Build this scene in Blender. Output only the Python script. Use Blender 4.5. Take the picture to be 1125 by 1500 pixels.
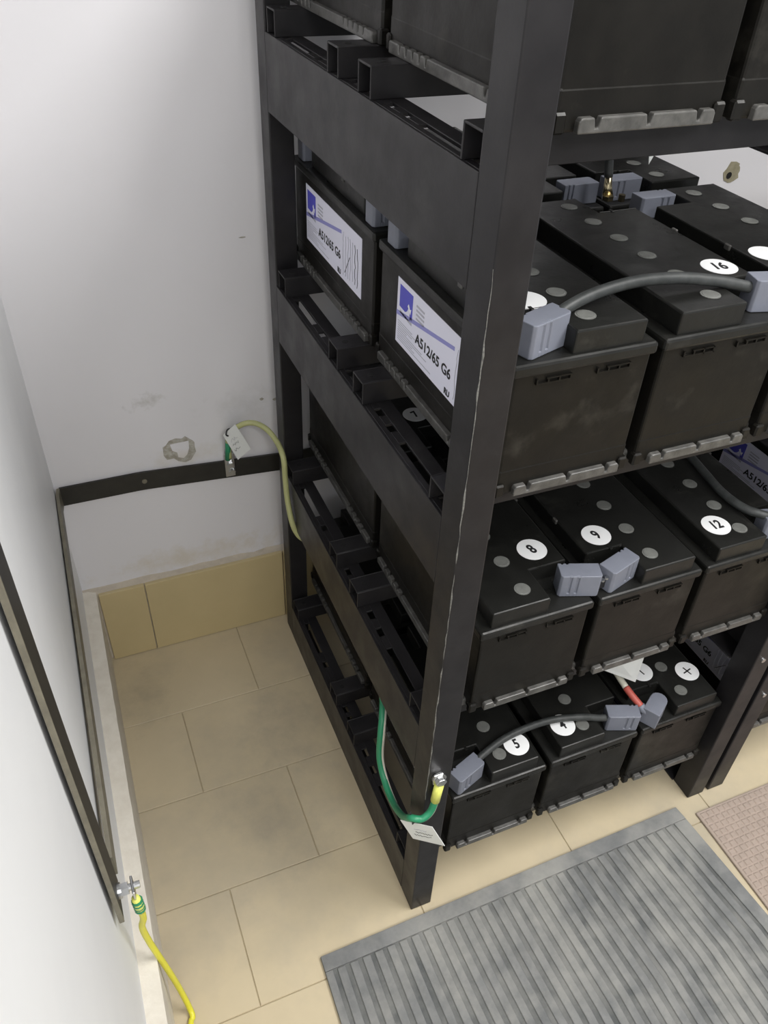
import bpy, bmesh, math, random
from mathutils import Vector, Matrix

for o in list(bpy.data.objects):
    bpy.data.objects.remove(o)
scene = bpy.context.scene
COL = scene.collection
PI = math.pi

# ------------------------------------------------------------------ camera
def cam_axes(yaw, pitch, roll):
    cy, sy, cp, sp = math.cos(yaw), math.sin(yaw), math.cos(pitch), math.sin(pitch)
    f = Vector((-sy*cp, cy*cp, sp)); r = Vector((cy, sy, 0)); u = r.cross(f)
    c, s = math.cos(roll), math.sin(roll)
    return c*r+s*u, -s*r+c*u, f
R_, U_, F_ = cam_axes(-0.42308, -0.68795, 0.05012)
cam_data = bpy.data.cameras.new('camera')
cam = bpy.data.objects.new('camera', cam_data); COL.objects.link(cam)
M4 = Matrix((( R_.x, U_.x, -F_.x, -0.35256), (R_.y, U_.y, -F_.y, -0.57982), (R_.z, U_.z, -F_.z, 1.46747), (0, 0, 0, 1)))
cam.matrix_world = M4
cam_data.sensor_fit = 'HORIZONTAL'; cam_data.sensor_width = 36.0
cam_data.lens = 1194.10/1125*36.0
cam_data.clip_start = 0.01
scene.camera = cam

# ------------------------------------------------------------------ light
world = bpy.data.worlds.new('world'); scene.world = world
world.use_nodes = True
bg = world.node_tree.nodes['Background']
bg.inputs[0].default_value = (0.93, 0.96, 1.0, 1); bg.inputs[1].default_value = 0.56
def area(name, loc, target, sx, sy, power, col):
    l = bpy.data.lights.new(name, 'AREA'); l.shape = 'RECTANGLE'; l.size = sx; l.size_y = sy
    l.energy = power; l.color = col
    o = bpy.data.objects.new(name, l); COL.objects.link(o); o.location = loc
    d = Vector(target)-Vector(loc); o.rotation_euler = d.to_track_quat('-Z', 'Y').to_euler()
    return o
area('ceiling_tube_lamp', (1.00, -0.60, 2.55), (0.55, -0.55, 0), 1.3, 0.7, 54, (1.0, 0.985, 0.96))
area('corner_fill_lamp', (-0.05, -2.0, 2.55), (-0.1, -1.2, 0), 1.2, 0.6, 42, (1.0, 0.985, 0.96))  # fill lamp added to brighten the rear corner left of the rack
scene.view_settings.view_transform = 'Standard'
scene.view_settings.look = 'None'
scene.view_settings.exposure = 0.0
scene.view_settings.gamma = 1.0
scene.view_settings.use_curve_mapping = False

# ------------------------------------------------------------------ materials
def mat(name, col, rough=0.6, metal=0.0, var=None, scale=20.0, amt=0.3, bump=0.0, bscale=80.0, spec=0.5,
        var2=None, scale2=4.0, lo2=0.5, hi2=0.75, rvar=0.0, world_pos=False, spots=()):
    """principled material: base colour, a fine noise towards var, larger patches of var2, fine bump"""
    m = bpy.data.materials.new(name); m.use_nodes = True
    nt = m.node_tree; N = nt.nodes; L = nt.links
    p = N['Principled BSDF']
    p.inputs['Base Color'].default_value = (*col, 1); p.inputs['Roughness'].default_value = rough
    p.inputs['Metallic'].default_value = metal; p.inputs['Specular IOR Level'].default_value = spec
    if world_pos:
        g = N.new('ShaderNodeNewGeometry'); src = g.outputs['Position']
    else:
        g = N.new('ShaderNodeTexCoord'); oi = N.new('ShaderNodeObjectInfo')
        add = N.new('ShaderNodeVectorMath'); add.operation = 'ADD'
        sc = N.new('ShaderNodeVectorMath'); sc.operation = 'SCALE'; sc.inputs[3].default_value = 13.7
        cmb = N.new('ShaderNodeCombineXYZ')
        for i in range(3): L.new(oi.outputs['Random'], cmb.inputs[i])
        L.new(cmb.outputs[0], sc.inputs[0]); L.new(g.outputs['Object'], add.inputs[0]); L.new(sc.outputs[0], add.inputs[1])
        src = add.outputs[0]
    colour = None
    def noise(s, detail=4.0, ro=0.6):
        n = N.new('ShaderNodeTexNoise'); n.inputs['Scale'].default_value = s
        n.inputs['Detail'].default_value = detail; n.inputs['Roughness'].default_value = ro
        L.new(src, n.inputs['Vector']); return n.outputs['Fac']
    def ramp(fac, a, b):
        r = N.new('ShaderNodeMapRange'); r.inputs['From Min'].default_value = a; r.inputs['From Max'].default_value = b
        r.clamp = True; L.new(fac, r.inputs['Value']); return r.outputs['Result']
    def mix(fac, a, b, fm=1.0):
        x = N.new('ShaderNodeMix'); x.data_type = 'RGBA'
        if fm != 1.0:
            mm = N.new('ShaderNodeMath'); mm.operation = 'MULTIPLY'; mm.inputs[1].default_value = fm
            L.new(fac, mm.inputs[0]); fac = mm.outputs[0]
        L.new(fac, x.inputs['Factor'])
        for v, s in ((a, x.inputs[6]), (b, x.inputs[7])):
            if isinstance(v, tuple): s.default_value = (*v, 1)
            else: L.new(v, s)
        return x.outputs[2]
    cur = col
    if var: cur = mix(ramp(noise(scale), 0.35, 0.7), cur, var, amt)
    if var2: cur = mix(ramp(noise(scale2, 6.0, 0.65), lo2, hi2), cur, var2)
    for (c, rx, ry, rz, sc_, amt_) in spots:       # dirt patches with a place and ragged shape of their own
        sub = N.new('ShaderNodeVectorMath'); sub.operation = 'SUBTRACT'; sub.inputs[1].default_value = c[:3]; L.new(src, sub.inputs[0])
        dv = N.new('ShaderNodeVectorMath'); dv.operation = 'DIVIDE'; dv.inputs[1].default_value = (rx, ry, rz); L.new(sub.outputs[0], dv.inputs[0])
        ln = N.new('ShaderNodeVectorMath'); ln.operation = 'LENGTH'; L.new(dv.outputs[0], ln.inputs[0])
        sb = N.new('ShaderNodeMath'); sb.operation = 'ADD'; L.new(ln.outputs['Value'], sb.inputs[0])
        nz = ramp(noise(sc_, 5.0, 0.65), 0.3, 0.7); L.new(nz, sb.inputs[1])
        cur = mix(ramp(sb.outputs[0], 1.3, 0.35), cur, c[3], amt_)
    if not isinstance(cur, tuple): L.new(cur, p.inputs['Base Color'])
    if rvar:
        r = N.new('ShaderNodeMapRange'); r.inputs['To Min'].default_value = rough-rvar; r.inputs['To Max'].default_value = rough+rvar
        r.inputs['From Min'].default_value = 0.3; r.inputs['From Max'].default_value = 0.7
        L.new(noise(scale*0.7), r.inputs['Value']); L.new(r.outputs[0], p.inputs['Roughness'])
    if bump:
        b = N.new('ShaderNodeBump'); b.inputs['Strength'].default_value = bump; b.inputs['Distance'].default_value = 0.002
        L.new(noise(bscale), b.inputs['Height']); L.new(b.outputs[0], p.inputs['Normal'])
    return m

MT = dict(
    wall=mat('white_wall_paint', (0.70, 0.69, 0.715), 0.75, var=(0.66, 0.655, 0.68), scale=3.0, amt=0.6, bump=0.12, bscale=25, world_pos=True,
             spots=(((-0.240, 0.79, 0.640, (0.42, 0.41, 0.39)), 0.045, 0.1, 0.022, 60, 0.75), ((-0.06, 0.79, 0.60, (0.52, 0.51, 0.51)), 0.10, 0.1, 0.045, 30, 0.5),
                    ((-0.17, 0.79, 0.235, (0.58, 0.53, 0.45)), 0.30, 0.1, 0.045, 30, 0.7), ((-0.17, 0.79, 0.50, (0.60, 0.57, 0.52)), 0.12, 0.1, 0.03, 30, 0.7))),
    wall_left=mat('white_gloss_wall_paint', (0.84, 0.85, 0.86), 0.5, var=(0.76, 0.77, 0.79), scale=5.0, amt=0.6, bump=0.15, bscale=18, world_pos=True),
    ceiling=mat('ceiling_paint', (0.8, 0.8, 0.8), 0.9),
    tile=mat('beige_floor_tile', (0.555, 0.470, 0.320), 0.42, var=(0.50, 0.425, 0.285), scale=9.0, amt=0.7, bump=0.06, bscale=60,
             var2=(0.36, 0.32, 0.25), scale2=2.6, lo2=0.47, hi2=0.80, world_pos=True,
             spots=(((-0.16, 0.27, 0.0, (0.27, 0.245, 0.20)), 0.17, 0.20, 0.2, 9, 0.6), ((-0.10, 0.46, 0.0, (0.28, 0.25, 0.20)), 0.12, 0.14, 0.2, 12, 0.5), ((-0.36, 0.64, 0.0, (0.30, 0.26, 0.19)), 0.10, 0.12, 0.2, 18, 0.5))),
    grout=mat('grout', (0.47, 0.395, 0.265), 0.9, var=(0.33, 0.27, 0.18), scale=20, amt=0.7, world_pos=True),
    skirt=mat('beige_skirting_tile', (0.52, 0.425, 0.235), 0.4, var=(0.47, 0.385, 0.21), scale=7, amt=0.7, world_pos=True),
    mortar=mat('skirting_mortar', (0.55, 0.49, 0.40), 0.95, var=(0.42, 0.37, 0.31), scale=40, amt=0.8, bump=0.5, bscale=90, world_pos=True),
    plaster=mat('cream_plaster', (0.70, 0.66, 0.58), 0.85, var=(0.55, 0.50, 0.42), scale=35, amt=0.6, bump=0.4, bscale=70, world_pos=True),
    steel=mat('black_coated_steel', (0.0130, 0.0122, 0.0135), 0.40, spec=0.30, var=(0.028, 0.0265, 0.028), scale=25, amt=0.5, bump=0.05, bscale=200, rvar=0.08,
              var2=(0.05, 0.05, 0.048), scale2=9, lo2=0.62, hi2=0.9),
    weld=mat('worn_bare_edge', (0.22, 0.22, 0.20), 0.6, var=(0.06, 0.06, 0.06), scale=300, amt=0.9),
    dark=mat('hole_black', (0.004, 0.004, 0.004), 0.9),
    case=mat('black_battery_plastic', (0.0062, 0.0056, 0.0046), 0.40, spec=0.22, var=(0.013, 0.0118, 0.0096), scale=30, amt=0.5, bump=0.08, bscale=150, rvar=0.1,
             var2=(0.060, 0.056, 0.047), scale2=11, lo2=0.58, hi2=0.92),
    lid=mat('black_lid_plastic', (0.0095, 0.0096, 0.0088), 0.36, spec=0.32, var=(0.018, 0.018, 0.0165), scale=35, amt=0.45, bump=0.1, bscale=150, rvar=0.1,
            var2=(0.06, 0.058, 0.052), scale2=14, lo2=0.60, hi2=0.95),
    ledge=mat('scuffed_black_ledge', (0.05, 0.049, 0.046), 0.33, var=(0.12, 0.117, 0.11), scale=60, amt=0.8, bump=0.2, bscale=200),
    plug=mat('dusty_grey_vent_plug', (0.15, 0.155, 0.145), 0.6, var=(0.09, 0.09, 0.085), scale=80, amt=0.7),
    cover=mat('blue_grey_cover_plastic', (0.175, 0.187, 0.228), 0.45, var=(0.14, 0.15, 0.185), scale=60, amt=0.4),
    cable=mat('dark_grey_cable_sheath', (0.028, 0.031, 0.031), 0.5, var=(0.075, 0.08, 0.08), scale=90, amt=0.5),
    white=mat('white_sticker_paper', (0.86, 0.87, 0.88), 0.5),
    label=mat('pale_lilac_label_paper', (0.74, 0.74, 0.86), 0.4),
    ink=mat('black_ink', (0.012, 0.012, 0.014), 0.6),
    greyink=mat('grey_ink', (0.42, 0.42, 0.48), 0.6),
    blue=mat('blue_ink', (0.085, 0.085, 0.50), 0.5),
    stripe=mat('lilac_blue_ink', (0.27, 0.27, 0.58), 0.5),
    tag=mat('white_tag_card', (0.72, 0.74, 0.73), 0.5),
    green=mat('green_cable_sheath', (0.02, 0.23, 0.11), 0.4),
    yellow=mat('yellow_cable_sheath', (0.70, 0.66, 0.04), 0.4),
    olive=mat('pale_yellow_green_sheath', (0.42, 0.43, 0.20), 0.45),
    yellowsleeve=mat('yellow_heat_shrink', (0.70, 0.72, 0.16), 0.4),
    red=mat('red_sleeve', (0.42, 0.08, 0.06), 0.5),
    cream=mat('cream_cable_sheath', (0.52, 0.50, 0.42), 0.5),
    zinc=mat('zinc_plated_metal', (0.62, 0.63, 0.64), 0.28, metal=1.0),
    brass=mat('brass_metal', (0.55, 0.47, 0.30), 0.25, metal=1.0),
    bar=mat('painted_flat_bar', (0.012, 0.0115, 0.010), 0.5, var=(0.030, 0.028, 0.023), scale=40, amt=0.5),
    baredge=mat('pale_flat_bar', (0.19, 0.175, 0.13), 0.5, var=(0.10, 0.09, 0.07), scale=40, amt=0.7),  # paler tone of the flat bar
    mat_grey=mat('grey_rubber_mat', (0.20, 0.203, 0.20), 0.85, var=(0.11, 0.115, 0.118), scale=26, amt=0.8, bump=0.3, bscale=120,
                 var2=(0.32, 0.315, 0.29), scale2=6, lo2=0.45, hi2=0.75, world_pos=True),
    groove=mat('dusty_rubber_groove', (0.085, 0.09, 0.09), 0.9, var=(0.20, 0.20, 0.19), scale=16, amt=0.9, bump=0.3, bscale=120,
               var2=(0.25, 0.25, 0.235), scale2=6, lo2=0.48, hi2=0.7, world_pos=True),
    mat_brown=mat('taupe_rubber_mat', (0.36, 0.29, 0.245), 0.8, var=(0.29, 0.235, 0.20), scale=40, amt=0.6, world_pos=True),
    crumb=mat('crumbled_plaster', (0.30, 0.28, 0.23), 0.95, var=(0.52, 0.51, 0.47), scale=120, amt=0.8, bump=0.8, bscale=200, world_pos=True),
    stain=mat('brown_stain', (0.22, 0.20, 0.13), 0.9, var=(0.34, 0.31, 0.22), scale=90, amt=0.8, world_pos=True),
)

# ------------------------------------------------------------------ mesh helpers
class MB:
    def __init__(s): s.v = []; s.f = []
    def quadbox(s, P):           # 8 points: bottom 4 ccw, top 4 ccw
        n = len(s.v); s.v += [tuple(p) for p in P]
        for q in ((3, 2, 1, 0), (4, 5, 6, 7), (0, 1, 5, 4), (1, 2, 6, 5), (2, 3, 7, 6), (3, 0, 4, 7)):
            s.f.append(tuple(n+i for i in q))
        return s
    def box(s, x0, x1, y0, y1, z0, z1):
        return s.quadbox([(x0, y0, z0), (x1, y0, z0), (x1, y1, z0), (x0, y1, z0), (x0, y0, z1), (x1, y0, z1), (x1, y1, z1), (x0, y1, z1)])
    def prism(s, poly, z0, z1, axis='z'):   # convex/concave polygon ccw, extruded
        n = len(s.v); k = len(poly)
        def P(a, b, c): return (a, b, c) if axis == 'z' else ((a, c, b) if axis == 'y' else (c, a, b))
        s.v += [P(a, b, z0) for a, b in poly]+[P(a, b, z1) for a, b in poly]
        s.f.append(tuple(range(n+k-1, n-1, -1))); s.f.append(tuple(range(n+k, n+2*k)))
        for i in range(k):
            j = (i+1) % k; s.f.append((n+i, n+j, n+k+j, n+k+i))
        return s
    def cyl(s, c, r, h, axis='z', seg=16, r2=None):
        r2 = r if r2 is None else r2
        n = len(s.v); c = Vector(c)
        for (rr, hh) in ((r, 0), (r2, h)):
            for i in range(seg):
                a = 2*PI*i/seg; u, w = rr*math.cos(a), rr*math.sin(a)
                d = {'z': (u, w, hh), 'y': (u, hh, w), 'x': (hh, u, w)}[axis]
                s.v.append(tuple(c+Vector(d)))
        s.f.append(tuple(range(n+seg-1, n-1, -1))); s.f.append(tuple(range(n+seg, n+2*seg)))
        for i in range(seg):
            j = (i+1) % seg; s.f.append((n+i, n+j, n+seg+j, n+seg+i))
        return s
    def tube(s, pts, r, seg=10, radii=None):
        pts = [Vector(p) for p in pts]; n = len(s.v); m = len(pts)
        t0 = (pts[1]-pts[0]).normalized()
        ref = Vector((0, 0, 1)) if abs(t0.z) < 0.9 else Vector((1, 0, 0))
        nrm = t0.cross(ref).normalized()
        for i, p in enumerate(pts):
            t = (pts[min(i+1, m-1)]-pts[max(i-1, 0)]).normalized()
            nrm = (nrm-t*nrm.dot(t)).normalized(); b = t.cross(nrm)
            rr = radii[i] if radii else r
            for k in range(seg):
                a = 2*PI*k/seg; s.v.append(tuple(p+nrm*rr*math.cos(a)+b*rr*math.sin(a)))
        for i in range(m-1):
            for k in range(seg):
                l = (k+1) % seg
                s.f.append((n+i*seg+k, n+i*seg+l, n+(i+1)*seg+l, n+(i+1)*seg+k))
        s.f.append(tuple(range(n+seg-1, n-1, -1))); s.f.append(tuple(range(n+(m-1)*seg, n+m*seg)))
        return s
    def mesh(s, name):
        me = bpy.data.meshes.new(name); me.from_pydata(s.v, [], s.f)
        bm = bmesh.new(); bm.from_mesh(me); bmesh.ops.recalc_face_normals(bm, faces=bm.faces); bm.to_mesh(me); bm.free()
        return me
    def build(s, name, m, parent=None, bevel=0.0, smooth=False, segs=2, loc=None, rot=None):
        return link(name, s.mesh(name), m, parent, bevel, smooth, segs, loc, rot)

def link(name, me, m, parent=None, bevel=0.0, smooth=False, segs=2, loc=None, rot=None):
    if m is not None and not me.materials: me.materials.append(m)
    o = bpy.data.objects.new(name, me); COL.objects.link(o); o.parent = parent
    if loc: o.location = loc
    if rot: o.rotation_euler = rot
    if smooth:
        for p in me.polygons: p.use_smooth = True
    if bevel:
        b = o.modifiers.new('bevel', 'BEVEL'); b.width = bevel; b.segments = segs; b.limit_method = 'ANGLE'; b.angle_limit = 0.6
    return o

def spline(pts, n=8):
    P = [Vector(p) for p in pts]; P = [2*P[0]-P[1]]+P+[2*P[-1]-P[-2]]; out = []
    for i in range(1, len(P)-2):
        a, b, c, d = P[i-1:i+3]
        for k in range(n):
            t = k/n
            out.append(0.5*((2*b)+(c-a)*t+(2*a-5*b+4*c-d)*t*t+(3*b-a-3*c+d)*t**3))
    out.append(P[-2]); return out

def tag(o, label=None, cat=None, group=None, kind=None):
    if label: o['label'] = label
    if cat: o['category'] = cat
    if group: o['group'] = group
    if kind: o['kind'] = kind
    return o
def empty(name, loc=(0, 0, 0), rz=0.0):
    o = bpy.data.objects.new(name, None); COL.objects.link(o); o.location = loc; o.rotation_euler = (0, 0, rz)
    o.empty_display_size = 0.02
    return o

TEXTS = {}
def text_mesh(s, size, extrude=0.0002, bold=0.0):
    key = (s, size, bold)
    if key in TEXTS: return TEXTS[key]
    cu = bpy.data.curves.new('lettering', 'FONT'); cu.body = s; cu.size = size; cu.align_x = 'CENTER'; cu.align_y = 'CENTER'
    cu.extrude = extrude; cu.offset = bold; cu.resolution_u = 4
    o = bpy.data.objects.new('lettering_source', cu); COL.objects.link(o)
    dg = bpy.context.evaluated_depsgraph_get(); dg.update()
    me = bpy.data.meshes.new_from_object(o.evaluated_get(dg)); me.name = 'lettering'
    bpy.data.objects.remove(o); bpy.data.curves.remove(cu)
    me.materials.clear(); me.materials.append(MT['ink'])
    TEXTS[key] = me
    return me

# ------------------------------------------------------------------ the room
rnd = random.Random(4)
YW, ZC = 0.790, 2.75
def wx(y): return -0.449+(y+0.09)*(0.017/0.88)         # left wall face, it runs slightly askew
def sx_(y): return wx(y)+0.0265                        # left skirting face
floor = MB().box(-0.62, 2.2, -3.2, 0.80, -0.05, -0.0025).build('floor', MT['grout'])
tag(floor, 'beige tiled floor around and under the battery racks', 'floor', kind='structure')
TW, TD = 0.310, 0.2065
tcache = {}
def tile(x0, x1, y0, y1):
    w, d = round(x1-x0, 4), round(y1-y0, 4)
    if w < 0.01 or d < 0.01: return
    if (w, d) not in tcache:
        c = 0.0009; g = 0.0007
        mb = MB(); n = [(-w/2+g, -d/2+g), (w/2-g, -d/2+g), (w/2-g, d/2-g), (-w/2+g, d/2-g)]
        k = [(-w/2+g+c, -d/2+g+c), (w/2-g-c, -d/2+g+c), (w/2-g-c, d/2-g-c), (-w/2+g+c, d/2-g-c)]
        mb.v = [(a, b, -0.010) for a, b in n]+[(a, b, -0.0010) for a, b in n]+[(a, b, 0) for a, b in k]
        for i in range(4):
            j = (i+1) % 4; mb.f += [(i, j, 4+j, 4+i), (4+i, 4+j, 8+j, 8+i)]
        mb.f.append((8, 9, 10, 11)); tcache[(w, d)] = mb.mesh('tile')
    link('tile', tcache[(w, d)], MT['tile'], floor, loc=((x0+x1)/2, (y0+y1)/2, rnd.uniform(-0.0003, 0.0)))
for r in range(-8, 1):
    y0 = 0.568+r*TD; y1 = y0+TD
    off = -0.119 if r % 2 == 0 else -0.290
    for k in range(-1, 6):
        x0 = off+(k-1)*TW
        tile(max(x0, -0.445), min(x0+TW, 2.0), y0, min(y1, 0.780))

wb = MB().box(-0.65, 2.2, YW, YW+0.12, 0.0, ZC).build('wall_back', MT['wall'])
tag(wb, 'white painted back wall behind the racks', 'wall', kind='structure')
wl = MB().quadbox([(wx(-3.2)-0.12, -3.2, 0), (wx(-3.2), -3.2, 0), (wx(YW), YW, 0), (wx(YW)-0.12, YW, 0),
                   (wx(-3.2)-0.12, -3.2, ZC), (wx(-3.2), -3.2, ZC), (wx(YW), YW, ZC), (wx(YW)-0.12, YW, ZC)]).build('wall_left', MT['wall_left'])
tag(wl, 'bright white wall at the left carrying the flat bar', 'wall', kind='structure')
ce = MB().box(-0.65, 2.2, -3.2, YW+0.12, ZC, ZC+0.1).build('ceiling', MT['ceiling'])
tag(ce, 'white ceiling above the racks', 'ceiling', kind='structure')

# skirting: one course of tiles on a mortar bed
YS = 0.764
bb = MB()
xs = [-0.445+i*0.03 for i in range(89)]
top = [0.2035+rnd.uniform(-0.002, 0.002) for _ in xs]
n = len(xs)
bb.v = [(x, YS+0.008, 0) for x in xs]+[(x, YS+0.008, t) for x, t in zip(xs, top)]+[(x, YW+0.002, t+0.004+rnd.uniform(-0.002, 0.003)) for x, t in zip(xs, top)]+[(x, YW+0.002, 0) for x in xs]
for i in range(n-1):
    for a in range(3): bb.f.append((a*n+i, a*n+i+1, (a+1)*n+i+1, (a+1)*n+i))
baseb = bb.build('baseboard_back', MT['mortar'])
tag(baseb, 'beige tile skirting along the back wall', 'skirting', kind='structure')
x = -0.306-TW
while x < 2.1:
    x0, x1 = max(x, sx_(YS)+0.003), min(x+TW, 2.15)
    w = round(x1-x0, 4)
    MB().box(-w/2+0.001, w/2-0.001, 0, 0.009, 0.0005, 0.2045).build('tile', MT['skirt'], baseb, bevel=0.0012, loc=((x0+x1)/2, YS, rnd.uniform(0, 0.0015)))
    x += TW
bl = MB()
ys = [YS+0.02-i*0.03 for i in range(110)]; n = len(ys)
jit = [rnd.uniform(-0.0005, 0.0005) for _ in ys]
bl.v = [(sx_(y)-0.002, y, 0.0) for y in ys]+[(sx_(y)+j, y, 0.205+j) for y, j in zip(ys, jit)]+[(wx(y)-0.002, y, 0.209+j) for y, j in zip(ys, jit)]
for i in range(n-1):
    for a in range(2): bl.f.append((a*n+i, a*n+i+1, (a+1)*n+i+1, (a+1)*n+i))
basel = bl.build('baseboard_left', MT['plaster'])
tag(basel, 'whitewashed plaster skirting along the left wall', 'skirting', kind='structure')

# damage on the back wall
def blob(cx, cz, rx, rz, seed, k=18, jag=0.25):
    r = random.Random(seed); return [(cx+rx*math.cos(2*PI*i/k)*(1+r.uniform(-jag, jag)), cz+rz*math.sin(2*PI*i/k)*(1+r.uniform(-jag, jag))) for i in range(k)]
MB().prism(blob(-0.186, 0.520, 0.033, 0.028, 3), YW-0.0012, YW+0.002, 'y').build('plaster_scar', MT['crumb'], wb)
MB().prism([(-0.205, 0.536), (-0.202, 0.521), (-0.193, 0.515), (-0.192, 0.503), (-0.182, 0.499), (-0.174, 0.506), (-0.169, 0.520), (-0.168, 0.537)], YW-0.0025, YW+0.002, 'y').build('plaster_patch', MT['wall'], wb)
MB().prism(blob(1.033, 0.955, 0.024, 0.021, 8), YW-0.001, YW+0.002, 'y').build('plaster_scar', MT['stain'], wb)
MB().cyl((1.027, YW-0.0018, 0.948), 0.007, 0.003, 'y', 12).build('plug_hole', MT['dark'], wb)
for (x, z, a, b, s) in ((-0.030, 0.930, 0.006, 0.0012, 1), (-0.015, 0.602, 0.004, 0.003, 2), (0.012, 0.596, 0.004, 0.003, 5)):
    MB().prism(blob(x, z, a, b, s, 10), YW-0.0006, YW+0.002, 'y').build('scuff', MT['crumb'], wb)

# ------------------------------------------------------------------ battery racks
PW, PD, RD = 0.039, 0.045, 0.738
LV = (0.0983, 0.4852, 0.8778, 1.2553)
RH, HB = 0.0325, 0.1046
SLOTS = ((0.060, 0.078), (0.100, 0.195), (0.222, 0.240), (0.262, 0.280), (0.345, 0.362), (0.372, 0.388), (0.440, 0.456), (0.497, 0.513), (0.541, 0.632), (0.655, 0.675))
def beam_mesh(h):
    mb = MB(); y0, y1 = PD, RD-PD
    mb.box(0, 0.004, y0, y1, -h, 0)
    mb.box(0.004, 0.042, y0, y1, -h, -h+0.004)
    mb.box(0.004, 0.012, y0, y1, -0.004, 0); mb.box(0.022, 0.042, y0, y1, -0.004, 0)
    y = y0
    for a, b in SLOTS:
        mb.box(0.012, 0.022, y, a, -0.004, 0); y = b
    mb.box(0.012, 0.022, y, y1, -0.004, 0)
    return mb.mesh('side_beam')
beam_me = beam_mesh(HB); beam_low = beam_mesh(LV[0]-0.0005)
def mirror(me, w):
    m2 = me.copy()
    for v in m2.vertices: v.co.x = w-v.co.x
    m2.flip_normals(); return m2
RW = 0.650
beam_r, beam_low_r = mirror(beam_me, RW), mirror(beam_low, RW)
rail_me = MB().box(0.001, RW-0.001, 0, 0.0025, 0, RH).box(0.001, RW-0.001, 0.0355, 0.038, 0, RH).box(0.001, RW-0.001, 0.0025, 0.0355, RH-0.0025, RH).mesh('rail')
hole_me = MB().cyl((0, 0, 0), 0.0045, 0.0004, 'z', 12).mesh('bolt_hole')
post_me = MB().box(0, PW, 0, PD, 0, 1.78).mesh('post')
bead = MB(); pts = [(0.0004+rnd.uniform(-0.0006, 0.0006), 0.0004+rnd.uniform(-0.0006, 0.0006), 0.36+i*0.0138) for i in range(61)]
bead.tube(pts, 0.001, 6, radii=[rnd.choice((0.0002, 0.0004, 0.0006, 0.0008, 0.0011)) for _ in pts])
RAILS = (0.044, 0.294, 0.394, 0.645)
def rack(x, label):
    e = empty('battery_rack', (x, 0, 0)); tag(e, label, 'rack', 'steel battery racks')
    for px in (0, RW-PW):
        for py in (0, RD-PD):
            link('post', post_me, MT['steel'], e, bevel=0.002, loc=(px, py, 0))
    for i, z in enumerate(LV):
        link('side_beam', beam_low if i == 0 else beam_me, MT['steel'], e, bevel=0.0006, segs=1, loc=(0, 0, z))
        link('side_beam', beam_low_r if i == 0 else beam_r, MT['steel'], e, bevel=0.0006, segs=1, loc=(0, 0, z))
        for y in RAILS:
            r = link('rail', rail_me, MT['steel'], e, bevel=0.0007, segs=1, loc=(0, y, z+0.0001))
            link('bolt_hole', hole_me, MT['dark'], r, loc=(0.020, 0.019, RH))
    return e
r1 = rack(0.0, 'black steel rack standing between white corner and second rack, batteries on four levels')
bo = bead.build('weld_bead', MT['weld'], r1); tag(bo, 'worn bare metal line along the front edge of the post')
r2 = rack(0.662, 'second black steel rack, cut off by the right edge of the picture')
for z in (0.418, 0.300):
    MB().cyl((0.628 if z > 0.4 else 0.681, 0.0, z), 0.0045, -0.002, 'y', 12).build('screw', MT['zinc'], r1 if z > 0.4 else r2, loc=(0 if z > 0.4 else -0.662, 0, 0))

# ------------------------------------------------------------------ batteries
BW, BL, HL, HT = 0.175, 0.353, 0.164, 0.190
def ledge(a, b, notches, z1=0.0125, d=0.0065):
    """a moulded foot rail along local x with V notches in its top; grows towards -y from y = 0"""
    top = [(a, 0.0), (b, 0.0), (b, z1*0.75), (b-0.002, z1)]
    for c in reversed(notches): top += [(c+0.0032, z1), (c+0.0014, z1*0.35), (c-0.0014, z1*0.35), (c-0.0032, z1)]
    top += [(a+0.002, z1), (a, z1*0.75)]
    return MB().prism(top, -d, 0.003, 'y').mesh('foot_ledge')
cb = MB()
cb.box(0.004, BW-0.004, 0.004, BL-0.004, 0.0, 0.152)
cb.box(0.0035, BW-0.0035, 0.0035, BL-0.0035, 0.0, 0.035)
case_me = cb.mesh('case')
ledge_front = ledge(0.023, 0.162, (0.041, 0.093, 0.145))
ledge_long = ledge(0.016, BL-0.016, (0.045, 0.062, 0.079, 0.096, 0.112, 0.241, 0.257, 0.274, 0.291, 0.308))
lug_me = MB().box(-0.006, 0.006, -0.005, 0.005, 0.0, 0.017).mesh('corner_foot')
# clip ribs under the lid
rb = MB().box(0, 0.042, -0.003, 0.001, 0.1385, 0.1400).box(0.012, 0.042, -0.003, 0.001, 0.1440, 0.1452)
for k in range(4): rb.box(k*0.0133, k*0.0133+0.0018, -0.003, 0.001, 0.1385, 0.1452)
clip_me = rb.mesh('clip')
ld = MB(); ld.box(0, BW, 0, BL, 0.150, HL); lidrim_me = ld.mesh('lid')
# raised block with a pocket at both ends of the x=0 side
poly = [(0.071, 0.006), (0.158, 0.006), (0.158, BL-0.006), (0.071, BL-0.006), (0.071, BL-0.064), (0.012, BL-0.064), (0.012, 0.064), (0.071, 0.064)]
block_me = MB().prism(poly, HL-0.001, HT).mesh('raised_block')
seam_me = MB().box(0.013, 0.071, 0.0635, 0.0650, HT-0.001, HT+0.0006).box(0.050, 0.054, 0.0600, 0.0685, HT-0.001, HT+0.0012).mesh('lid_seam')
peg_me = MB().box(0.0095, 0.0135, 0.140, 0.150, HT-0.006, HT+0.0012).mesh('handle_peg')
plug_me = MB().cyl((0, 0, -0.001), 0.0112, 0.0016, 'z', 20).cyl((0, 0, 0.0006), 0.0095, 0.0004, 'z', 20, 0.009).mesh('vent_plug')
ring_me = MB().cyl((0, 0, -0.001), 0.0128, 0.0012, 'z', 20).mesh('plug_ring')
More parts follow.
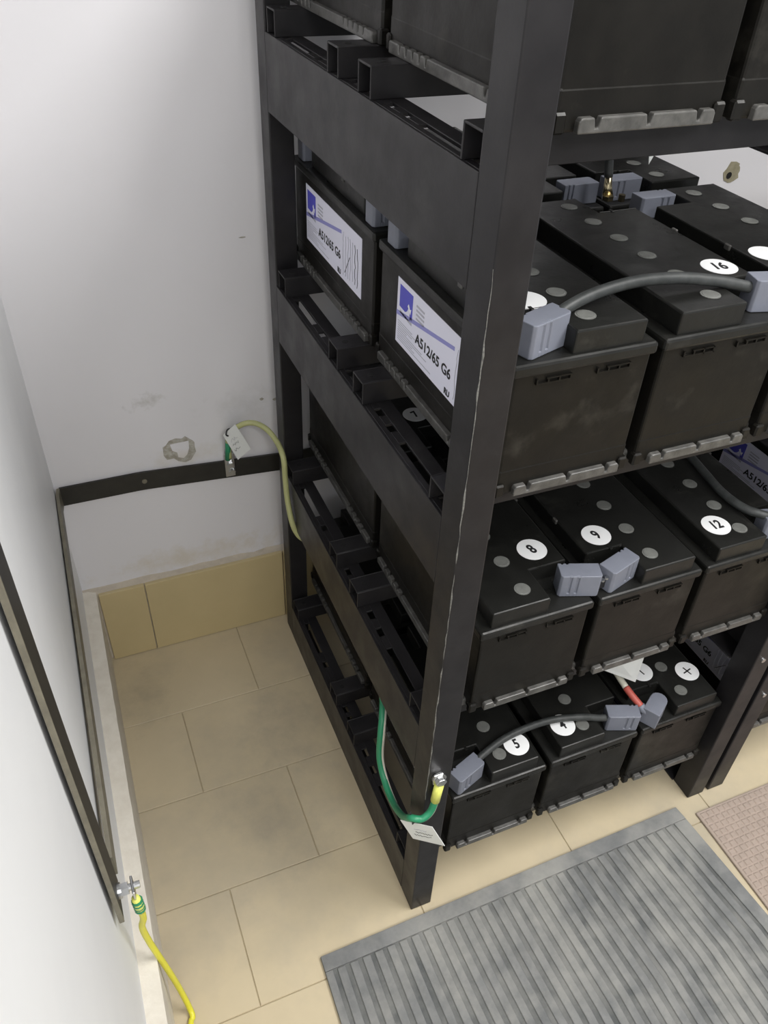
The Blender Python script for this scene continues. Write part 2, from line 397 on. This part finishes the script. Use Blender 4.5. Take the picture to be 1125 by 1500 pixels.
# terminal cover: hooded box with two grooves near its closed end (local: length along x, closed end at -x)
def cover_mesh(groove_end=-1, rounded=False, H=0.037):
    mb = MB(); L2, W2 = 0.0285, 0.0135
    g = [-0.0165, -0.0125, -0.0065, -0.0025] if groove_end < 0 else [0.0025, 0.0065, 0.0125, 0.0165]
    if rounded:
        L2, W2 = 0.023, 0.0148
        pl = [(-L2, -W2), (L2*0.5, -W2)]+[(L2*0.5+W2*math.sin(a), -W2*math.cos(a)) for a in [PI*k/8 for k in range(1, 8)]]+[(L2*0.5, W2), (-L2, W2)]
    else:
        d = 0.0020
        e = [-L2+0.005, -L2+0.008, -L2+0.012, -L2+0.015] if groove_end < 0 else [L2-0.015, L2-0.012, L2-0.008, L2-0.005]
        f = [(-L2+0.003, -W2), (g[0], -W2), (g[0]+.0005, -W2+d), (g[1]-.0005, -W2+d), (g[1], -W2), (g[2], -W2), (g[2]+.0005, -W2+d), (g[3]-.0005, -W2+d), (g[3], -W2),
             (L2-0.003, -W2), (L2, -W2+0.003), (L2, W2), (e[3], W2), (e[3], W2-0.002), (e[2], W2-0.002), (e[2], W2), (e[1], W2), (e[1], W2-0.002), (e[0], W2-0.002), (e[0], W2), (-L2, W2), (-L2, -W2+0.003)]
        pl = f
    mb.prism(pl, 0.0, H)
    # grooves stop short of the top and bottom
    if not rounded:
        for a, b in ((g[0], g[1]), (g[2], g[3])):
            mb.box(a-0.0004, b+0.0004, -W2, -W2+0.003, H-0.003, H-0.0001); mb.box(a-0.0004, b+0.0004, -W2, -W2+0.003, 0.0, 0.006)
    return mb.mesh('terminal_cover')
cov_l, cov_r, cov_round = cover_mesh(-1), cover_mesh(1), cover_mesh(-1, True)
cov_low_l, cov_low_r = cover_mesh(-1, H=0.029), cover_mesh(1, H=0.029)

# label on the x=0 long side, reading from +y to -y; local frame: u along reading, v up
LBL = 0.2435
def side_label(parent, mirror_side=False):
    xf = 0.004
    lab = MB().box(xf-0.0006, xf+0.001, 0.0485, 0.0485+LBL, 0.050, 0.138).build('label', MT['label'], parent)
    tag(lab, 'pale lilac paper label with blue logo and black type code')
    def Y(u): return 0.0485+LBL-u
    def slab(name, pts, m, t=0.0003):
        mb = MB(); mb.prism([(Y(u), 0.050+v) for u, v in pts], xf-0.0006-t, xf-0.0005, 'x'); return mb.build(name, m, lab)
    slab('logo', [(0.008, 0.052), (0.008, 0.081), (0.047, 0.081), (0.047, 0.046), (0.044, 0.050), (0.041, 0.045), (0.039, 0.056), (0.035, 0.060), (0.031, 0.054), (0.026, 0.051)], MT['blue'])
    slab('logo_ray', [(0.033, 0.062), (0.036, 0.066), (0.040, 0.060), (0.044, 0.062), (0.042, 0.054), (0.038, 0.058)], MT['white'], 0.0005)
    for k in range(5):
        slab('logo_script', [(0.010+k*0.0075, 0.044-k*0.0006), (0.0165+k*0.0075, 0.0435-k*0.0006), (0.0165+k*0.0075, 0.047-k*0.0006), (0.010+k*0.0075, 0.0475-k*0.0006)], MT['greyink'])
    for k in range(4):
        slab('fine_print', [(0.058, 0.056+k*0.0055), (0.081, 0.056+k*0.0055), (0.081, 0.0585+k*0.0055), (0.058, 0.0585+k*0.0055)], MT['greyink'])
    slab('stripe', [(0.0, 0.0375), (0.163, 0.0665), (0.163, 0.0715), (0.0, 0.0435)], MT['stripe'])
    for k in range(9):
        slab('fine_print', [(0.006, 0.031-k*0.0031), (0.050+0.03*math.sin(k*1.7)+k*0.004, 0.031-k*0.0031), (0.050+0.03*math.sin(k*1.7)+k*0.004, 0.0321-k*0.0031), (0.006, 0.0321-k*0.0031)], MT['greyink'], 0.0002)
    def txt(name, s, size, u, v, bold=0.0002):
        me = text_mesh(s, size, 0.00015, bold)
        o = link(name, me, None, lab, loc=(xf-0.0008, Y(u), 0.050+v)); o.rotation_euler = (PI/2, 0, -PI/2); return o
    txt('type_code', 'A512/65 G6', 0.0185, 0.110, 0.032, 0.0004).scale = (1.08, 1, 1)
    txt('approval_mark', 'RU', 0.011, 0.154, 0.007, 0.0004)
    r = random.Random(7)
    for k in range(7):      # handwriting and small symbols at the far end of the label
        u0 = 0.170+k*0.0095
        pts = [(xf-0.0008, Y(u0+r.uniform(0, 0.004)), 0.050+0.01+j*0.0075+r.uniform(-0.003, 0.003)) for j in range(9)]
        MB().tube(pts, 0.0005, 4).build('handwriting', MT['greyink' if k < 5 else 'ink'], lab)
    MB().tube([(xf-0.0008, Y(0.178), 0.064), (xf-0.0008, Y(0.198), 0.094)], 0.0006, 4).build('handwriting', MT['ink'], lab)
    return lab

def battery(name, x, y, z, side, label, stickers=(), with_label=True, covers=(), plugs=6, group='black lead batteries on the racks'):
    """side 'L': terminal pockets (and paper label) on the left; 'R': the battery is turned round.
       stickers: (text, world x, world y, turn); covers: 'front'/'rear' pocket filled with a plain terminal cover"""
    if side == 'L': e = empty('battery', (x, y, z))
    else: e = empty('battery', (x+BW, y+BL, z), PI)
    tag(e, label, 'battery', group)
    link('case', case_me, MT['case'], e, bevel=0.003)
    for loc, rz, me in (((0, 0.0035, 0), 0, ledge_front), ((BW, BL-0.0035, 0), PI, ledge_front), ((0.0035, BL, 0), -PI/2, ledge_long), ((BW-0.0035, 0, 0), PI/2, ledge_long)):
        link('foot_ledge', me, MT['ledge'], e, bevel=0.0013, segs=2, loc=loc, rot=(0, 0, rz))
    for cx in (0.0065, BW-0.0065):
        for cy in (0.0045, BL-0.0045): link('corner_foot', lug_me, MT['case'], e, bevel=0.002, segs=1, loc=(cx, cy, 0))
    for cx in (0.030, 0.103):
        link('clip', clip_me, MT['case'], e, loc=(cx, 0.004, 0)); link('clip', clip_me, MT['case'], e, loc=(cx+0.042, BL-0.004, 0), rot=(0, 0, PI))
    lid = link('lid', lidrim_me, MT['lid'], e, bevel=0.0035)
    link('raised_block', block_me, MT['lid'], lid, bevel=0.0022)
    link('lid_seam', seam_me, MT['lid'], lid, bevel=0.0003, segs=1)
    link('handle_peg', peg_me, MT['ledge'], lid, bevel=0.001, segs=1)
    for k in range(plugs):
        p = link('vent_plug', plug_me, MT['plug'], e, loc=(0.099, 0.0345+k*0.0568, HT))
        link('plug_ring', ring_me, MT['lid'], p)
    if with_label: side_label(e)
    for s, px, py, turn in stickers:
        lx, ly = (px-x, py-y) if side == 'L' else (x+BW-px, y+BL-py)
        st = MB().cyl((0, 0, 0), 0.0215, 0.0004, 'z', 32).build('number_sticker', MT['white'], e, loc=(lx, ly, HT), rot=(0, 0, turn-(0 if side == 'L' else PI)))
        if s == '-': MB().box(-0.0012, 0.0012, -0.008, 0.008, 0.0004, 0.0007).build('minus_sign', MT['ink'], st)
        elif s == '+':
            MB().box(-0.0012, 0.0012, -0.0095, 0.0095, 0.0004, 0.0007).box(-0.0095, 0.0095, -0.0012, 0.0012, 0.0004, 0.0007).build('plus_sign', MT['ink'], st)
        elif s:
            o = link('numeral', text_mesh(s, 0.0245, 0.00015, 0.0007), None, st, loc=(0, 0, 0.0006)); o.scale = (0.78, 1, 1)
    for c in covers:
        ly = 0.030 if (c == 'front') == (side == 'L') else BL-0.030
        link('terminal_cover', cov_low_l if ly < 0.1 else cov_low_r, MT['cover'], e, bevel=0.0012, loc=(0.034, ly, HL+0.0005), rot=(0, 0, 0.0))
    return e

Y1, Y2 = 0.017, 0.387
P = 0.1838
Z = [z+RH+0.0002 for z in LV]
X0 = [0.0615, 0.0625, 0.048, 0.048]
t15 = 0.26
# bottom level
battery('battery', X0[0], Y1, Z[0], 'L', 'black battery with sticker 5 on the bottom level beside the front post', [('5', 0.196, 0.058, 0.0)])
battery('battery', X0[0]+P, Y1, Z[0], 'R', 'black battery with sticker 4, middle one on the bottom level', [('4', 0.289, 0.063, 0.05)])
battery('battery', X0[0]+2*P, Y1, Z[0], 'L', 'black battery with minus and plus stickers on the bottom level beside the right post', [('-', 0.486, 0.112, 0.25), ('+', 0.567, 0.083, 0.25)])
battery('battery', X0[0], Y2, Z[0], 'L', 'black battery at the back of the bottom level, label strip showing under the beam')
# second level
battery('battery', X0[1], Y1, Z[1], 'R', 'black battery with sticker 8 on the second level beside the front post', [('8', 0.191, 0.116, t15)])
battery('battery', X0[1]+P, Y1, Z[1], 'L', 'black battery with sticker 9, middle one on the second level', [('9', 0.295, 0.111, t15)])
battery('battery', X0[1]+2*P, Y1, Z[1], 'R', 'black battery with sticker 12 on the second level', [('12', 0.477, 0.069, -0.05)])
battery('battery', X0[1], Y2, Z[1], 'R', 'black battery at the back of the second level, sticker 7 glimpsed through the beam slots', [('7', 0.178, 0.489, t15)])
battery('battery', X0[1]+P, Y2, Z[1], 'L', 'black battery in shadow at the middle of the second level back row')
battery('battery', X0[1]+2*P, Y2, Z[1], 'R', 'black battery at the back of the second level next to the right post, mostly hidden')
# third level
battery('battery', X0[2], Y1, Z[2], 'L', 'black battery on the third level behind the front post, type code label on its side', [('', 0.106, 0.101, 0)], covers=('rear',))
battery('battery', X0[2]+P, Y1, Z[2], 'R', 'black battery with sticker 16 on the third level', [('16', 0.370, 0.111, -0.19)])
battery('battery', X0[2]+2*P, Y1, Z[2], 'L', 'black battery on the third level cut by the right edge, beside sticker 16', [('', 0.455, 0.126, 0)], covers=('rear', 'front'))
battery('battery', X0[2], Y2, Z[2], 'L', 'black battery at the back of the third level, scribbled label facing the white wall', covers=('front', 'rear'))
battery('battery', X0[2]+P, Y2, Z[2], 'R', 'black battery at the back of the third level behind sticker 16', covers=('front',))
battery('battery', X0[2]+2*P, Y2, Z[2], 'L', 'black battery at the back of the third level below the bare patch of wall', covers=('front',))
# top level
battery('battery', X0[3], Y1, Z[3], 'R', 'black battery on the top level just right of the front post')
battery('battery', X0[3]+P, Y1, Z[3], 'L', 'black battery on the top level at the upper right corner')
battery('battery', X0[3], Y2, Z[3], 'R', 'black battery at the back of the top level above the side beam')
# next rack
battery('battery', 0.662+0.062, Y1+0.012, Z[0], 'L', 'black battery on the bottom level of the second rack')
battery('battery', 0.662+0.085, Y1+0.02, Z[1], 'L', 'black battery with blue label on the second level of the second rack')

# ------------------------------------------------------------------ link cables with terminal covers
def cover(parent, x, y, z, rz, me):
    return link('terminal_cover', me, MT['cover'], parent, bevel=0.0012, loc=(x, y, z), rot=(0, 0, rz))
def link_cable(name, label, A, B, mid, r=0.0065):
    e = empty(name, (A[0], A[1], A[2])); tag(e, label, 'cable', 'battery link cables')
    o = Vector(A[:3])
    cover(e, 0, 0, 0, A[3], cov_l)
    b = Vector(B[:3])-o; cover(e, b.x, b.y, b.z, B[3], cov_r)
    if mid:
        m = [Vector(p)-o for p in mid]
        MB().tube(spline(m, 6), r, 12).build('cable', MT['cable'], e, smooth=True)
    return e
zc3, zc2, zc1 = Z[2]+HL+0.0004, Z[1]+HL+0.0004, Z[0]+HL+0.0004
link_cable('link_cable', 'dark grey cable with blue-grey end covers arching to sticker 16', (0.0925, 0.046, zc3, 0.33), (0.394, 0.049, zc3, -0.25),
           [(0.110, 0.052, zc3+0.026), (0.126, 0.057, zc3+0.034), (0.165, 0.065, zc3+0.041), (0.220, 0.071, zc3+0.044), (0.275, 0.070, zc3+0.041), (0.325, 0.063, zc3+0.034), (0.360, 0.057, zc3+0.026), (0.380, 0.053, zc3+0.022)])
link_cable('link_cable', 'pair of blue-grey terminal covers between stickers 8 and 9', (0.224, 0.047, zc2, -0.34), (0.287, 0.044, zc2, 0.30), None)
lk = link_cable('link_cable', 'dark grey cable with blue-grey end covers bridging stickers 5 and 4', (0.0955, 0.042, zc1, 0.34), (0.397, 0.044, zc1, -0.36),
           [(0.112, 0.048, zc1+0.026), (0.130, 0.055, zc1+0.034), (0.178, 0.067, zc1+0.040), (0.229, 0.072, zc1+0.040), (0.276, 0.070, zc1+0.039), (0.324, 0.060, zc1+0.035), (0.355, 0.052, zc1+0.028), (0.385, 0.047, zc1+0.022)], 0.006)
lk2 = bpy.data.objects['link_cable.001']
MB().box(0.018, 0.046, -0.014, -0.002, 0.004, 0.020).build('link_bar', MT['ink'], lk2, bevel=0.001)
MB().cyl((0.0285, -0.0165, 0.022), 0.003, 0.003, 'z', 8).build('screw', MT['zinc'], lk2)
MB().cyl((0.0345, -0.0160, 0.024), 0.003, 0.003, 'z', 8).build('screw', MT['zinc'], lk2)
# cable beside sticker 12
e = empty('link_cable', (0.577, 0.047, zc2)); tag(e, 'dark cable curving back over the battery with sticker 12', 'cable', 'battery link cables')
cover(e, 0, 0, 0, -0.25, cov_r)
MB().tube(spline([Vector(p)-Vector((0.577, 0.047, zc2)) for p in ((0.570, 0.048, zc2+0.03), (0.550, 0.055, zc2+0.036), (0.533, 0.078, zc2+0.036), (0.528, 0.119, zc2+0.036), (0.536, 0.171, zc2+0.036), (0.548, 0.24, zc2+0.036), (0.562, 0.33, zc2+0.036))], 6), 0.0065, 12).build('cable', MT['cable'], e, smooth=True)
# negative lead
o = Vector((0.461, 0.037, zc1))
e = empty('battery_lead', o); tag(e, 'cream lead with red sleeve and rounded grey cover at the minus sticker', 'cable')
link('terminal_cover', cov_round, MT['cover'], e, bevel=0.0012, rot=(0, 0, 0.56))
def seg(pts, r, name, m): return MB().tube(spline([Vector(p)-o for p in pts], 6), r, 12).build(name, m, e, smooth=True)
seg([(0.446, 0.034, zc1+0.022), (0.436, 0.042, zc1+0.030), (0.434, 0.046, zc1+0.033)], 0.0078, 'cover_neck', MT['cover'])
seg([(0.435, 0.044, zc1+0.032), (0.428, 0.064, zc1+0.041), (0.425, 0.080, zc1+0.046)], 0.0062, 'red_sleeve', MT['red'])
seg([(0.425, 0.080, zc1+0.046), (0.424, 0.108, zc1+0.052), (0.427, 0.135, zc1+0.055), (0.436, 0.19, zc1+0.06), (0.45, 0.30, zc1+0.06)], 0.0056, 'cable', MT['cream'])
def card(name, C, parent, label, cat, t=0.0008, lines=3, seed=1, tie=True):
    """thin card through four corners (TL, TR, BR, BL)"""
    c = [Vector(p) for p in C]; nrm = (c[1]-c[0]).cross(c[3]-c[0]).normalized()
    mb = MB(); mb.quadbox([c[3], c[2], c[1], c[0]]+[p+nrm*-t for p in (c[3], c[2], c[1], c[0])])
    ob = mb.build(name, MT['tag'], parent)
    if label: tag(ob, label, cat)
    r = random.Random(seed); w = c[1]-c[0]; h = c[3]-c[0]
    for k in range(lines):
        v = 0.34+0.17*k; u0 = 0.15+r.uniform(0, 0.15); m = 10+r.randrange(6)
        for side in (nrm*0.0003, nrm*(-t-0.0003)):
            pts = [c[0]+w*(u0+j*0.045)+h*(v+r.uniform(-0.05, 0.05))+side for j in range(m)]
            MB().tube(pts, 0.00035, 4).build('handwriting', MT['greyink' if k == 0 else 'ink'], ob)
    return ob
card('cable_tag', [(0.391, 0.120, 0.425), (0.441, 0.079, 0.425), (0.437, 0.075, 0.357), (0.399, 0.114, 0.360)], None, 'white handwritten tag hanging over the minus sticker', 'tag', lines=4, seed=5)
# lead hanging down at the third level
e = empty('hanging_lead', (0.385, 0.375, 1.16)); tag(e, 'dark lead with bare brass lug dangling over the third level', 'cable')
q = Vector((0.385, 0.375, 1.16))
MB().tube(spline([Vector(p)-q for p in ((0.372, 0.385, 1.29), (0.378, 0.38, 1.21), (0.386, 0.376, 1.155), (0.390, 0.372, 1.122))], 6), 0.006, 12).build('cable', MT['cable'], e, smooth=True)
MB().tube([Vector(p)-q for p in ((0.390, 0.372, 1.126), (0.3915, 0.371, 1.108), (0.393, 0.370, 1.098))], 0.006, 12, radii=[0.0045, 0.006, 0.008]).build('lug', MT['brass'], e, smooth=True)
MB().cyl(Vector((0.388, 0.362, 1.094))-q, 0.0085, 0.006, 'z', 6).build('bolt', MT['brass'], e)
MB().cyl(Vector((0.404, 0.352, 1.094))-q, 0.005, 0.009, 'z', 6).build('nut', MT['brass'], e)
card('cable_tag', [(0.405, 0.34, 1.235), (0.445, 0.345, 1.235), (0.441, 0.34, 1.175), (0.424, 0.337, 1.146)], None, 'corner of a white tag hanging below the top level beam', 'tag', lines=0)

# ------------------------------------------------------------------ earth bar
e = empty('earth_bar', (-0.43, 0.78, 0.46)); tag(e, 'dark flat metal bar running along the back wall and round the corner', 'bar')
q = Vector((-0.43, 0.78, 0.46))
def zt(x): return 0.487-0.021*max(0.0, (x+0.27))/0.29
b = MB(); xs = [-0.423+i*0.02 for i in range(80)]
P4 = []
for x in xs:
    x = min(x, 1.1); t = zt(min(x, 0.05)); P4.append([(x, YW-0.008, t-0.042), (x, YW-0.008, t), (x, YW-0.003, t), (x, YW-0.003, t-0.042)])
for i, p4 in enumerate(P4): b.v += [tuple(Vector(p)-q) for p in p4]
for i in range(len(P4)-1):
    for k in range(4):
        l = (k+1) % 4; b.f.append((i*4+k, i*4+l, i*4+4+l, i*4+4+k))
b.f += [(0, 1, 2, 3), tuple(len(b.v)-4+i for i in (3, 2, 1, 0))]
b.build('wall_length', MT['bar'], e)
b = MB(); ys = [YW-0.006-i*0.02 for i in range(40)]
for i, y in enumerate(ys):
    xx = -0.4245-0.0105*i/39; z0 = 0.445-0.004*math.sin(i*0.05)
    if i == 0: xx += 0.003
    b.v += [tuple(Vector(p)-q) for p in ((xx, y, z0), (xx, y, z0+0.042), (xx-0.006, y, z0+0.042), (xx-0.006, y, z0))]
for i in range(len(ys)-1):
    for k in range(4):
        l = (k+1) % 4; b.f.append((i*4+k, i*4+l, i*4+4+l, i*4+4+k))
b.f += [(0, 1, 2, 3), tuple(len(b.v)-4+i for i in (3, 2, 1, 0))]
b.build('side_length', MT['baredge'], e)
MB().cyl(Vector((-0.265, YW-0.010, 0.466))-q, 0.005, 0.003, 'y', 12).build('rivet', MT['baredge'], e)
# upright bar on the left wall, bolted to the end of the earth bar
e = empty('upright_bar', (-0.440, -0.028, 0.44)); tag(e, 'upright brown flat bar climbing the left wall', 'bar')
MB().box(-0.003, 0.003, -0.026, 0.028, -0.006, 1.20).build('flat_bar', MT['bar'], e, bevel=0.0008)
MB().box(-0.0031, 0.0031, -0.0285, -0.0258, -0.006, 1.20).build('pale_edge', MT['baredge'], e, bevel=0.0008)  # paler strip over the front edge of the bar
MB().cyl((0.003, 0, 0.018), 0.010, 0.004, 'x', 16).cyl((0.007, 0, 0.018), 0.0085, 0.0085, 'x', 6).cyl((0.0155, 0, 0.018), 0.0045, 0.014, 'x', 12).build('bolt', MT['zinc'], e)
for zz in (0.06, 0.55, 1.05): MB().cyl((-0.009, 0.004, zz), 0.005, 0.007, 'x', 10).build('standoff', MT['baredge'], e)
# yellow earth lead
q = Vector((-0.418, -0.040, 0.455))
e = empty('yellow_lead', q); tag(e, 'bright yellow lead running from the bar bolt down to the floor', 'cable')
path = [(-0.418, -0.038, 0.428), (-0.418, -0.034, 0.405), (-0.419, -0.028, 0.370), (-0.425, -0.019, 0.330), (-0.4235, -0.011, 0.270), (-0.418, -0.010, 0.217), (-0.4095, -0.009, 0.140), (-0.403, -0.008, 0.070), (-0.397, -0.016, 0.016), (-0.395, -0.028, 0.0048), (-0.400, -0.040, 0.0048), (-0.402, -0.10, 0.0048), (-0.396, -0.25, 0.0048), (-0.392, -0.5, 0.0048)]
MB().tube(spline([Vector(p)-q for p in path], 6), 0.0045, 10).build('cable', MT['yellow'], e, smooth=True)
MB().tube([Vector(p)-q for p in ((-0.419, -0.041, 0.452), (-0.418, -0.039, 0.430), (-0.418, -0.034, 0.405))], 0.0062, 10, radii=[0.005, 0.0066, 0.0058]).build('sleeve', MT['yellowsleeve'], e, smooth=True)
for k in range(4):
    c = Vector((-0.4182, -0.0405+0.0015*k, 0.443-0.010*k))-q
    MB().tube([c+Vector((0, 0.0005, 0.0018)), c-Vector((0, 0.0005, 0.0018))], 0.0071, 10).build('green_band', MT['green'], e)
MB().box(-0.4205-q.x, -0.4175-q.x, -0.044-q.y, -0.020-q.y, 0.440-q.z, 0.470-q.z).build('lug', MT['zinc'], e, bevel=0.001)

# earth cable from the wall bar through the rack to the front post
q = Vector((-0.094, 0.772, 0.47))
e = empty('earth_cable', q); tag(e, 'green and yellow earth cable from wall bar through the rack to the front post bolt', 'cable')
path = [(-0.094, 0.771, 0.490), (-0.094, 0.769, 0.520), (-0.092, 0.766, 0.547), (-0.077, 0.763, 0.563), (-0.058, 0.757, 0.574), (-0.037, 0.753, 0.571), (-0.018, 0.742, 0.558), (-0.010, 0.712, 0.550), (-0.009, 0.682, 0.545), (-0.009, 0.667, 0.530), (-0.009, 0.664, 0.491), (-0.009, 0.655, 0.444), (-0.007, 0.635, 0.400), (0.002, 0.627, 0.372), (0.014, 0.605, 0.366), (0.020, 0.55, 0.3705), (0.020, 0.40, 0.3705), (0.020, 0.26, 0.3705), (0.014, 0.205, 0.358), (0.004, 0.178, 0.345), (-0.006, 0.158, 0.322), (-0.011, 0.146, 0.270), (-0.012, 0.115, 0.240), (-0.015, 0.070, 0.245), (-0.022, 0.022, 0.290), (-0.025, -0.006, 0.334), (-0.010, -0.014, 0.335), (0.005, -0.012, 0.345), (0.012, -0.010, 0.372)]
full = spline([Vector(p)-q for p in path], 6)
half = 6*15
MB().tube(full[:half+1], 0.0056, 12).build('yellow_length', MT['olive'], e, smooth=True)
MB().tube(full[half:], 0.0056, 12).build('green_length', MT['green'], e, smooth=True)
st = [p+Vector((0.0035, -0.0032, 0.0)) if p.y > -0.70 else p+Vector((0.003, -0.0005, -0.0043)) for p in full[half+12:]]
MB().tube(st, 0.0029, 8).build('yellow_stripe', MT['cream'], e, smooth=True)
MB().tube([Vector(p)-q for p in ((-0.097, 0.772, 0.486), (-0.095, 0.769, 0.515), (-0.094, 0.767, 0.530))], 0.006, 10).build('green_sleeve', MT['green'], e, smooth=True)
MB().tube([Vector(p)-q for p in ((0.0115, -0.0095, 0.366), (0.013, -0.0095, 0.385), (0.015, -0.009, 0.404))], 0.0072, 12).build('yellow_sleeve', MT['yellowsleeve'], e, smooth=True)
MB().box(0.007-q.x, 0.0225-q.x, -0.0055-q.y, -0.0015-q.y, 0.402-q.z, 0.424-q.z).build('lug', MT['zinc'], e, bevel=0.001)
MB().box(-0.103-q.x, -0.083-q.x, YW-0.0125-q.y, YW-0.0085-q.y, 0.438-q.z, 0.495-q.z).build('lug', MT['zinc'], e, bevel=0.001)
MB().cyl(Vector((-0.092, YW-0.013, 0.469))-q, 0.0065, -0.006, 'y', 6).build('bolt', MT['zinc'], e)
MB().cyl(Vector((-0.090, YW-0.013, 0.452))-q, 0.0065, -0.006, 'y', 6).build('bolt', MT['zinc'], e)
bolt = MB().cyl((0.0165, 0.0, 0.413), 0.0110, -0.0065, 'y', 16).cyl((0.0165, -0.0065, 0.413), 0.0085, -0.007, 'y', 6).build('bolt', MT['zinc'], r1, bevel=0.0006)
tag(bolt, 'shiny zinc bolt')
# tags on the earth cable
c = Vector((-0.0108, -0.0222, 0.3095)); w = Vector((0.0308, -0.0437, 0.0322))/2; h = Vector((0.0165, -0.0163, -0.0379))/2
card('cable_tag', [c-w-h, c+w-h, c+w+h, c-w+h], None, 'white handwritten tag hanging from the green cable loop at the front post', 'tag', lines=3, seed=2)
MB().tube(spline([c-w*0.3-h*0.8, c-w*0.25-h*1.1+Vector((0, -0.004, 0.004)), c-w*0.2-h*1.25+Vector((0.0, 0.006, 0.012)), c-w*0.1-h*1.0], 5), 0.0013, 6).build('tie', MT['ink'], [o for o in bpy.data.objects if o.name.startswith('cable_tag')][-1])
t2 = card('cable_tag', [(-0.106, 0.752, 0.560), (-0.080, 0.752, 0.580), (-0.053, 0.752, 0.516), (-0.081, 0.752, 0.495)], None, 'white handwritten tag on the yellow cable beside the wall bar', 'tag', lines=3, seed=9)
MB().tube(spline([(-0.096, 0.750, 0.557), (-0.100, 0.749, 0.561), (-0.097, 0.752, 0.569), (-0.090, 0.760, 0.566), (-0.088, 0.768, 0.556)], 5), 0.0016, 6).build('tie', MT['ink'], t2)

# ------------------------------------------------------------------ mats
e = empty('rubber_mat', (-0.176, -0.018, 0.0)); tag(e, 'grey ribbed rubber mat lying in front of the rack', 'mat')
MLEN, T, TR = 0.95, 0.0045, 0.0075
EDGE = [(-0.016, -MLEN), (0.770, -MLEN), (0.770, -0.24), (0.748, 0.008), (0.0, 0.0)]
MB().prism(EDGE, 0, T).build('base', MT['groove'], e)
MB().prism([(0.0, 0.0), (-0.0003, -0.026), (0.7515, -0.019), (0.748, 0.008)], 0.0005, TR).build('border', MT['mat_grey'], e, bevel=0.001)
MB().prism([(-0.0004, -0.0265), (-0.016, -MLEN), (-0.002, -MLEN), (0.0125, -0.0265)], 0.0005, TR).build('border', MT['mat_grey'], e, bevel=0.001)
MB().prism([(0.7510, -0.0195), (0.722, -0.0195), (0.746, -0.24), (0.746, -MLEN), (0.770, -MLEN), (0.770, -0.24)], 0.0005, TR).build('border', MT['mat_grey'], e, bevel=0.001)
nr = 31
for i in range(nr):
    u = (i+0.5)/nr; w = 0.0072
    xa = 0.0160+u*0.703; xb = 0.012+u*0.731; xc = xb-0.012*(1-u)
    ya = -0.0275+0.007*u
    MB().prism([(xa-w, ya), (xb-w, -0.24), (xc-w, -MLEN+0.01), (xc+w, -MLEN+0.01), (xb+w, -0.24), (xa+w, ya)], T-0.001, TR-0.0003).build('rib', MT['mat_grey'], e, bevel=0.001, segs=1)
e = empty('brown_mat', (0.603, -0.034, 0.0)); tag(e, 'taupe rubber mat with small square grid at the right edge', 'mat')
MB().box(0, 0.60, -1.0, 0, 0, 0.006).build('base', MT['mat_brown'], e, bevel=0.002)
g = MB(); c = 0.0135
for i in range(44):
    for j in range(73):
        x, y = 0.004+i*c, -0.004-(j+1)*c
        n = len(g.v); a, d, s = 0.0010, 0.0026, c
        g.v += [(x+a, y+a, 0.0059), (x+s-a, y+a, 0.0059), (x+s-a, y+s-a, 0.0059), (x+a, y+s-a, 0.0059),
                (x+d, y+d, 0.0076), (x+s-d, y+d, 0.0076), (x+s-d, y+s-d, 0.0076), (x+d, y+s-d, 0.0076)]
        g.f += [(n, n+1, n+5, n+4), (n+1, n+2, n+6, n+5), (n+2, n+3, n+7, n+6), (n+3, n, n+4, n+7), (n+4, n+5, n+6, n+7)]
gg = g.build('stud_grid', MT['mat_brown'], e); gg['kind'] = 'stuff'
